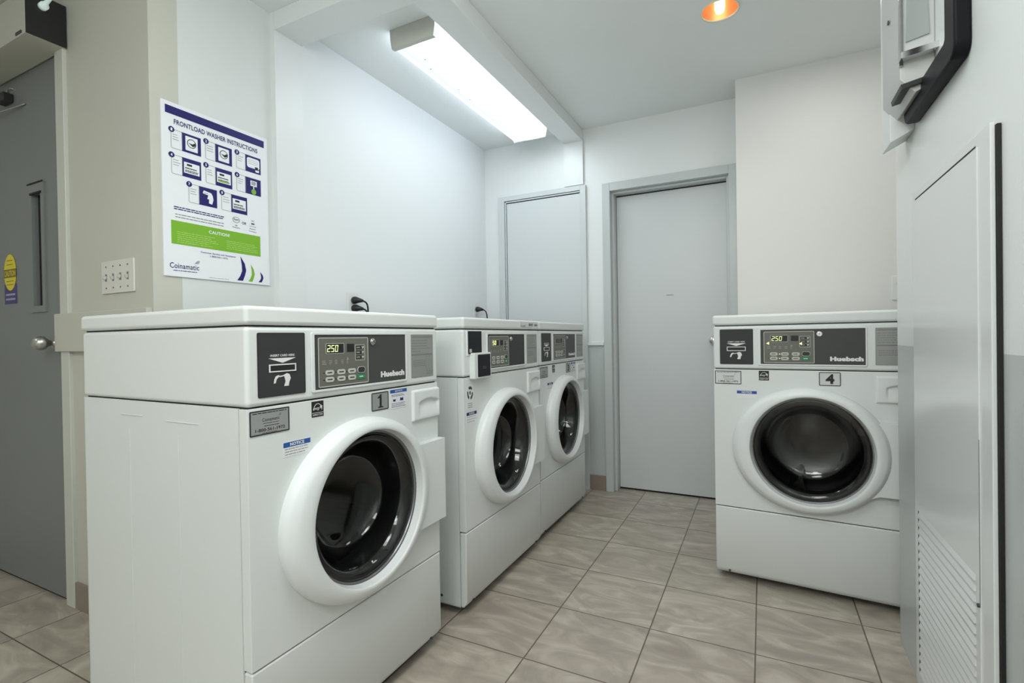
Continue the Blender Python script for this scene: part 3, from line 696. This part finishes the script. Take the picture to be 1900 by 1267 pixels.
    bm = BM()
    for k in range(3): prism(bm, rrect(.313, .342, .9905-.013*k, .9995-.013*k), f2-.0004, f2)
    obj('cycle_rows', bm, CHAR, cp)
    bm = BM()
    for k in range(3): lines(bm, .315, .327, .9935-.013*k, .9965-.013*k, 1, .0022, f2-.0004, 0, k); prism(bm, [(.336, .9915-.013*k), (.339, .9915-.013*k), (.3425, .998-.013*k), (.3335, .998-.013*k)], f2-.0008, f2-.0004)
    obj('cycle_marks', bm, LINE, cp)
    bm = BM()
    for k, (cx_, w_) in enumerate(((.207, .016), (.226, .010), (.245, .010), (.265, .009), (.283, .007))): lines(bm, cx_-w_/2, cx_+w_/2, .954, .966, 3, .0016, f2, .4, k)
    prism(bm, [(.280, .965), (.286, .965), (.283, .972)], f2-.0004, f2); obj('cycle_captions', bm, mat('faint_keypad_ink', (.34, .34, .30), .5), cp)
    for r_, zz in enumerate((.934, .917)):
        for c_, uu in enumerate((.222, .260, .297)):
            b_ = obj('button', plate(uu-.0135, uu+.0135, zz-.0065, zz+.0065, f2-.0015, f2, .0062), BUTTON, cp)
            obj('button_caption', lines(BM(), uu-.008, uu+.008, zz-.002, zz+.002, 1, .003, f2-.0015, .1, c_+r_), INK, b_)
            obj('button_light', cyl(BM(), (uu-.018, zz), .0018, f2-.001, f2, n=10), LEDY if (num == 4 and c_ == 1) else CHAR, b_)
    b_ = obj('button', plate(.318, .344, .9275, .9425, f2-.0015, f2, .0072), CHAR, cp); obj('button_outline', outline(BM(), .317, .345, .9265, .9435, .0012, .008, f2-.0017, f2), LINE, b_)
    b_ = obj('button', plate(.316, .344, .910, .9235, f2-.0015, f2, .002), GREENB, cp)
    obj('start_caption', lines(BM(), .323, .338, .915, .919, 1, .003, f2-.0015, .1, 2), WHITEINK, b_)
    if num == 4:
        bm = prism(BM(), [(.196, .976), (.206, .9815), (.206, .9705)], f2-.0008, f2); prism(bm, [(.309, .974), (.318, .9795), (.318, .9685)], f2-.0010, f2-.0006); obj('lit_arrow', bm, LEDY, cp)
    bm = cyl(BM(), (.375, 1.010), .0095, f-.0055, f-.0015, n=24); cyl(bm, (.375, 1.010), .0062, f-.0095, f-.0055, n=24); lk = obj('lock', bm, CHROME, cp, bevel=.0008)
    obj('key_slot', plate(.3742, .3758, 1.0065, 1.0135, f-.0098, f-.0095), INK, lk)
    if num != 2: obj('brand_text', T('Huebsch', .408, .511, .9075, .9245, f-.0018, bold=.065), WHITEINK, cp)
    # instruction label on the right
    il = P('instruction_label', plate(.546, .657, .895, 1.029, f-.0008, f+.002, .002), SILVER)
    bm = outline(BM(), .546, .657, .895, 1.029, .0015, .002, f-.0011, f-.0008)
    prism(bm, rrect(.551, .652, 1.019, 1.0235), f-.0010, f-.0008); prism(bm, rrect(.549, .654, .963, .968), f-.0010, f-.0008)
    lines(bm, .552, .640, .972, 1.014, 5, .0022, f-.0008, .6, 7+num); lines(bm, .555, .618, .928, .950, 4, .0022, f-.0008, .1, 17+num)
    outline(bm, .620, .646, .918, .960, .001, .001, f-.0010, f-.0008); prism(bm, rrect(.6325, .6335, .92, .958), f-.0010, f-.0008); lines(bm, .620, .652, .900, .915, 3, .0020, f-.0008, .1, 27+num)
    obj('label_print', bm, GREYINK, il)
    # card reader
    if num != 2:
        cr = P('card_reader_panel', plate(.026, .148, .893, 1.033, f-.0015, f+.002, .003), CHAR); g = f-.0015
        obj('reader_edge', outline(BM(), .025, .149, .892, 1.034, .0014, .004, g-.0002, f+.002), BLACKP, cr)
        obj('insert_text', T('INSERT CARD HERE', .056, .119, .9805, .9855, g-.0002, bold=.02), WHITEINK, cr)
        obj('arrow', prism(BM(), [(.051, .977), (.123, .977), (.087, .966)], g-.0003, g), WHITEINK, cr)
        obj('slot_frame', ringp(BM(), rrect(.052, .122, .946, .9635), rrect(.0545, .1195, .9485, .961), g-.0018, g), WHITEINK, cr)
        obj('card_slot', plate(.0545, .1195, .9485, .961, g-.0008, g), INK, cr)
        bm = prism(BM(), [(.063, .921), (.068, .921), (.071, .930), (.078, .936), (.077, .939), (.069, .937), (.065, .930)], g-.0003, g)
        prism(bm, [(.078, .934), (.093, .936), (.093, .938), (.078, .937)], g-.0003, g)
        prism(bm, [(.090, .913), (.102, .913), (.104, .922), (.108, .930), (.105, .939), (.098, .942), (.088, .938), (.091, .934), (.094, .924)], g-.0003, g)
        obj('hand_picture', bm, WHITEINK, cr)
    else:
        bx = P('upper_reader_box', B(.020, .126, -.006, 0, .950, 1.043), PLAST, bevel=.002)
        obj('black_face', plate(.026, .123, .956, 1.041, -.0075, -.006, .003), CHAR3, bx)
        obj('tiny_badge', plate(.033, .049, .962, .975, -.0079, -.0075), LINE, bx)
        bx = P('lower_reader_box', B(.040, .167, -.024, 0, .863, .960), PLAST, bevel=.004)
        obj('black_face', plate(.064, .157, .870, .953, -.0255, -.023, .002), CHAR3, bx)
        bm = outline(BM(), .101, .121, .900, .908, .001, .0035, -.0258, -.0255)
        obj('swipe_mark', bm, GREYINK, bx)
    # ---- stickers on the front panel
    g = -.0002
    if num in (1, 3, 4):
        wv = mat('white_plate', (.66, .67, .67), .35)
        mp = P('maker_plate', plate(.005, .104, .811, .865, -.0012, 0, .002), wv if num == 4 else SILVER2)
        bm = outline(BM(), .005, .104, .811, .865, .0026, .002, -.0016, -.001)
        lines(bm, .012, .097, .857, .861, 1, .0018, -.0012, .02, 3); text(bm, 'Coinamatic', .035, .078, .840, .8475, -.0014, bold=.005); lines(bm, .037, .080, .834, .8375, 1, .001, -.0012, .1, 5)
        lines(bm, .040, .078, .828, .832, 1, .0014, -.0012, .02, 6); text(bm, '1-800-561-1972', .018, .092, .8185, .8255, -.0014, bold=.02); lines(bm, .035, .075, .8135, .8165, 1, .001, -.0012, .1, 6)
        for k in range(3): prism(bm, [(.074+.002*k, .8485+.002*k), (.082, .8495+.002*k), (.082, .8503+.002*k)], -.0014, -.0012)
        obj('plate_print', bm, INK, mp)
        es = P('energy_sticker', plate(.168, .204, .829, .867, -.0008, 0), INK)
        ar_ = [(.172+.014-.013*math.cos(PI*k/16), .845+.0165*math.sin(PI*k/16)) for k in range(17)]; ai = [(.186-.0118*math.cos(PI*k/16), .845+.0153*math.sin(PI*k/16)) for k in range(17)]
        bm = BM()
        prism(bm, ar_ + ai[::-1], -.0011, -.0008); text(bm, 'energy', .172, .192, .8445, .8515, -.0011, bold=.01, shear=.3)
        stp = []
        for k in range(10):
            rr = .0055 if k % 2 == 0 else .0022; a = PI/2 + PI*k/5; stp.append((.1965+rr*math.cos(a), .8525+rr*math.sin(a)))
        prism(bm, stp, -.0011, -.0008); prism(bm, rrect(.169, .203, .8385, .8395), -.0011, -.0008)
        text(bm, 'ENERGY STAR', .171, .201, .832, .8362, -.0011, bold=.01)
        obj('sticker_print', bm, WHITEINK, es)
        npz = P('number_plate', plate(.372, .441, .815, .866, -.0012, 0, .004), mat('white_number_plate', (.62, .63, .64), .35) if num == 4 else SILVER2)
        bm = outline(BM(), .372, .441, .815, .866, .0026, .004, -.0016, -.001)
        if num == 1: prism(bm, [(.398, .822), (.4185, .822), (.4185, .8255), (.412, .8255), (.412, .860), (.407, .860), (.404, .856), (.397, .853), (.397, .848), (.404, .850), (.404, .8255), (.398, .8255)], -.0015, -.0012)
        else: text(bm, str(num), .393, .421, .822, .859, -.0015, bold=.04)
        obj('number_print', bm, INK, npz)
    if num in (1, 3):
        bs = P('blue_header_sticker', plate(.449, .524, .811, .867, -.0008, 0), STICK)
        obj('blue_header', plate(.449, .524, .857, .867, -.0011, -.0008), BLUE, bs)
        obj('header_text', T('NOTICE', .470, .503, .8595, .8645, -.0013, bold=.02), WHITEINK, bs)
        bm = lines(BM(), .455, .518, .8455, .853, 2, .0014, -.0008, .2, 6); lines(bm, .455, .518, .814, .828, 3, .0014, -.0008, .2, 8)
        prism(bm, [(.460, .838), (.474, .838), (.471, .832), (.463, .832)], -.001, -.0008); prism(bm, [(.492, .832), (.508, .832), (.506, .842), (.500, .839), (.494, .842)], -.001, -.0008)
        obj('sticker_print', bm, NAVY, bs)
    if num == 2:
        rc = P('recycling_sticker', plate(.016, .070, .748, .842, -.0006, 0, .004), STICK)
        bm = BM()
        for a0 in (90, 210, 330):
            for (r0_, r1_, h0, h1) in ((.012, .020, -50, 35),):
                pts = [(.043+r1_*math.cos(math.radians(a0+h0+(h1-h0)*k/10)), .812+1.25*r1_*math.sin(math.radians(a0+h0+(h1-h0)*k/10))) for k in range(11)]
                pin = [(.043+r0_*math.cos(math.radians(a0+h0+(h1-h0)*k/10)), .812+1.25*r0_*math.sin(math.radians(a0+h0+(h1-h0)*k/10))) for k in range(11)]
                prism(bm, pts + pin[::-1], -.0009, -.0006)
        prism(bm, [(.040, .806), (.046, .806), (.048, .815), (.043, .822), (.038, .815)], -.0009, -.0006); lines(bm, .026, .062, .756, .778, 3, .0018, -.0006, .4, 3)
        obj('recycling_mark', bm, mat('dark_green_ink', srgb(50, 66, 56), .5), rc)
    nu0, nu1, nz0, nz1 = {1: (.087, .162, .750, .783), 2: (.016, .088, .706, .744), 3: (.100, .172, .745, .780), 4: (.087, .160, .755, .785)}[num]
    if num == 2: nz0, nz1 = .700, .742
    ns = P('notice_sticker', plate(nu0, nu1, nz0, nz1, -.0008, 0), STICK)
    obj('blue_header', plate(nu0, nu1, nz1-.0115, nz1, -.0011, -.0008), NAVY if num in (2, 3) else BLUE, ns)
    obj('notice_text', T('NOTICE', nu0+.018, nu1-.018, nz1-.0095, nz1-.002, -.0013, bold=.03), WHITEINK, ns)
    if num != 4: obj('sticker_print', lines(BM(), nu0+.004, nu1-.004, nz0+.002, nz1-.013, 3, .0016, -.0008, .2, 3), GREYINK, ns)
    if num == 2:
        cs = P('lid_sticker', plate(.470, .672, 1.056, 1.086, -.0056, -.0045, .001), mat('clear_label', (.68, .70, .69), .35))
        bm = T('Coinamatic', .478, .530, 1.064, 1.071, -.0059, bold=.005); text(bm, 'CARD ONLY', .562, .612, 1.066, 1.079, -.0059, bold=.04); text(bm, 'RAPIDO', .628, .662, 1.067, 1.076, -.0059, bold=.04)
        lines(bm, .48, .60, 1.058, 1.063, 1, .0012, -.0056, .1, 4)
        obj('sticker_print', bm, INK, cs)
    return t
HP = PI/2
washer(1, (-0.9757, 0.6925, 0), HP-.0103, 'nearest white front-loading washer, numbered 1, below the poster')
washer(2, (-0.9676, 1.5375, 0), HP+.0024, 'middle washer of the left row, with a protruding black card box')
washer(3, (-0.9794, 2.2526, 0), HP-.0006, 'farthest washer of the left row, beside the back wall')
washer(4, (-0.1806, 2.2317, 0), -.0761, 'white front-loading washer numbered 4, alone on the right')

# ------------------------------------------------------------------ louvred access panel on the right wall
ap = thing('access_panel', 'tall white metal access panel with low louvres on the right wall', 'access panel', (0.394, 1.76, 0), -HP)
# local: u runs from the far end towards the camera, front faces -X in the world
bm = B(0, .535, -.014, -.006, .03, 1.398); obj('frame', bm, PANELP, ap, bevel=.002)
lfp = obj('door_leaf', B(.044, .478, -.0165, -.0135, .05, 1.372), PANELP, ap, bevel=.001)
obj('top_slit', B(.044, .474, -.0170, -.0163, 1.371, 1.3745), BLACK, ap)
obj('side_slit', B(.477, .4785, -.0169, -.0160, .47, .80), GREYINK, ap)
obj('latch', cyl(BM(), (.474, .472), .004, -.020, -.0165, n=12), SCRW, ap)
bm = BM(); dk = BM()
for k in range(21):
    z = .525 - .0216*k
    # each louvre: a raised hood, open below
    A = [(-.0165, z), (-.0195, z-.012), (-.0165, z-.0122)]
    a = [bm.verts.new((.055, y, zz)) for y, zz in A]; b = [bm.verts.new((.455, y, zz)) for y, zz in A]
    bm.faces.new(a); bm.faces.new(b[::-1])
    for i in range(3): bm.faces.new((a[i], b[i], b[(i+1) % 3], a[(i+1) % 3]))
    prism(dk, [(.046, z-.012), (.060, z-.006), (.046, z-.001)], -.0174, -.0164)
bmesh.ops.recalc_face_normals(bm, faces=bm.faces[:])
obj('louvre_slats', bm, PANELP, lfp); obj('louvre_openings', dk, BLACK, lfp)
obj('mounting_gap_shade', B(.01, .541, -.006, 0, .04, 1.392), BLACK, ap)  # black sheet stands in for the shade behind the panel edge

# ------------------------------------------------------------------ wall unit high on the right wall
wu = thing('wall_mounted_unit', 'white wall unit with a black frame and chrome edges, high on the right wall', 'wall device', (0.395, 1.90, 1.56), -HP)
def prof_x(pts, u0, u1):
    """pts (outward, z) extruded along u"""
    bm = BM(); a = [bm.verts.new((u0, -o_, z)) for o_, z in pts]; b = [bm.verts.new((u1, -o_, z)) for o_, z in pts]
    bm.faces.new(a); bm.faces.new(b[::-1])
    for i in range(len(pts)): bm.faces.new((a[i], b[i], b[(i+1) % len(pts)], a[(i+1) % len(pts)]))
    bmesh.ops.recalc_face_normals(bm, faces=bm.faces[:]); return bm
obj('back_box', prof_x([(0, .03), (.056, .0), (.058, .01), (.058, .82), (0, .82)], 0, .11), PLAST, wu, bevel=.002)
bd = obj('body', prof_x([(0, .08), (.04, .06), (.072, .10), (.075, .82), (0, .82)], .10, .30), mat('grey_plastic_body', (.60, .61, .60), .35), wu, bevel=.003)
obj('screw', cyl(BM(), (.2, .30), .006, -.078, -.075, n=12), SCRW, bd)
obj('chrome_edge', prof_x([(.066, .13), (.074, .13), (.074, .82), (.066, .82)], .298, .306), CHROME, wu)
obj('window_glass', prof_x([(.012, .20), (.06, .19), (.055, .40), (.02, .42)], .300, .304), mat('grey_glass', (.38, .41, .40), .1), wu)
obj('chrome_ledge', prof_x([(.0, .150), (.075, .140), (.075, .155), (.0, .165)], .30, .33), CHROME, wu)
obj('lower_tray', prof_x([(.0, .085), (.070, .070), (.072, .082), (.0, .097)], .20, .31), mat('dark_grey_tray', (.05, .05, .05), .4, spec=.2), wu)
bm = BM(); outer = rrect(.13, .545, .03, .95, .03); inner = rrect(.13+.055, .545-.065, .03+.06, .95-.06, .012)
ringp(bm, outer, inner, -.030, 0)
obj('black_frame', bm, STEELD, wu, bevel=.006, seg=3)
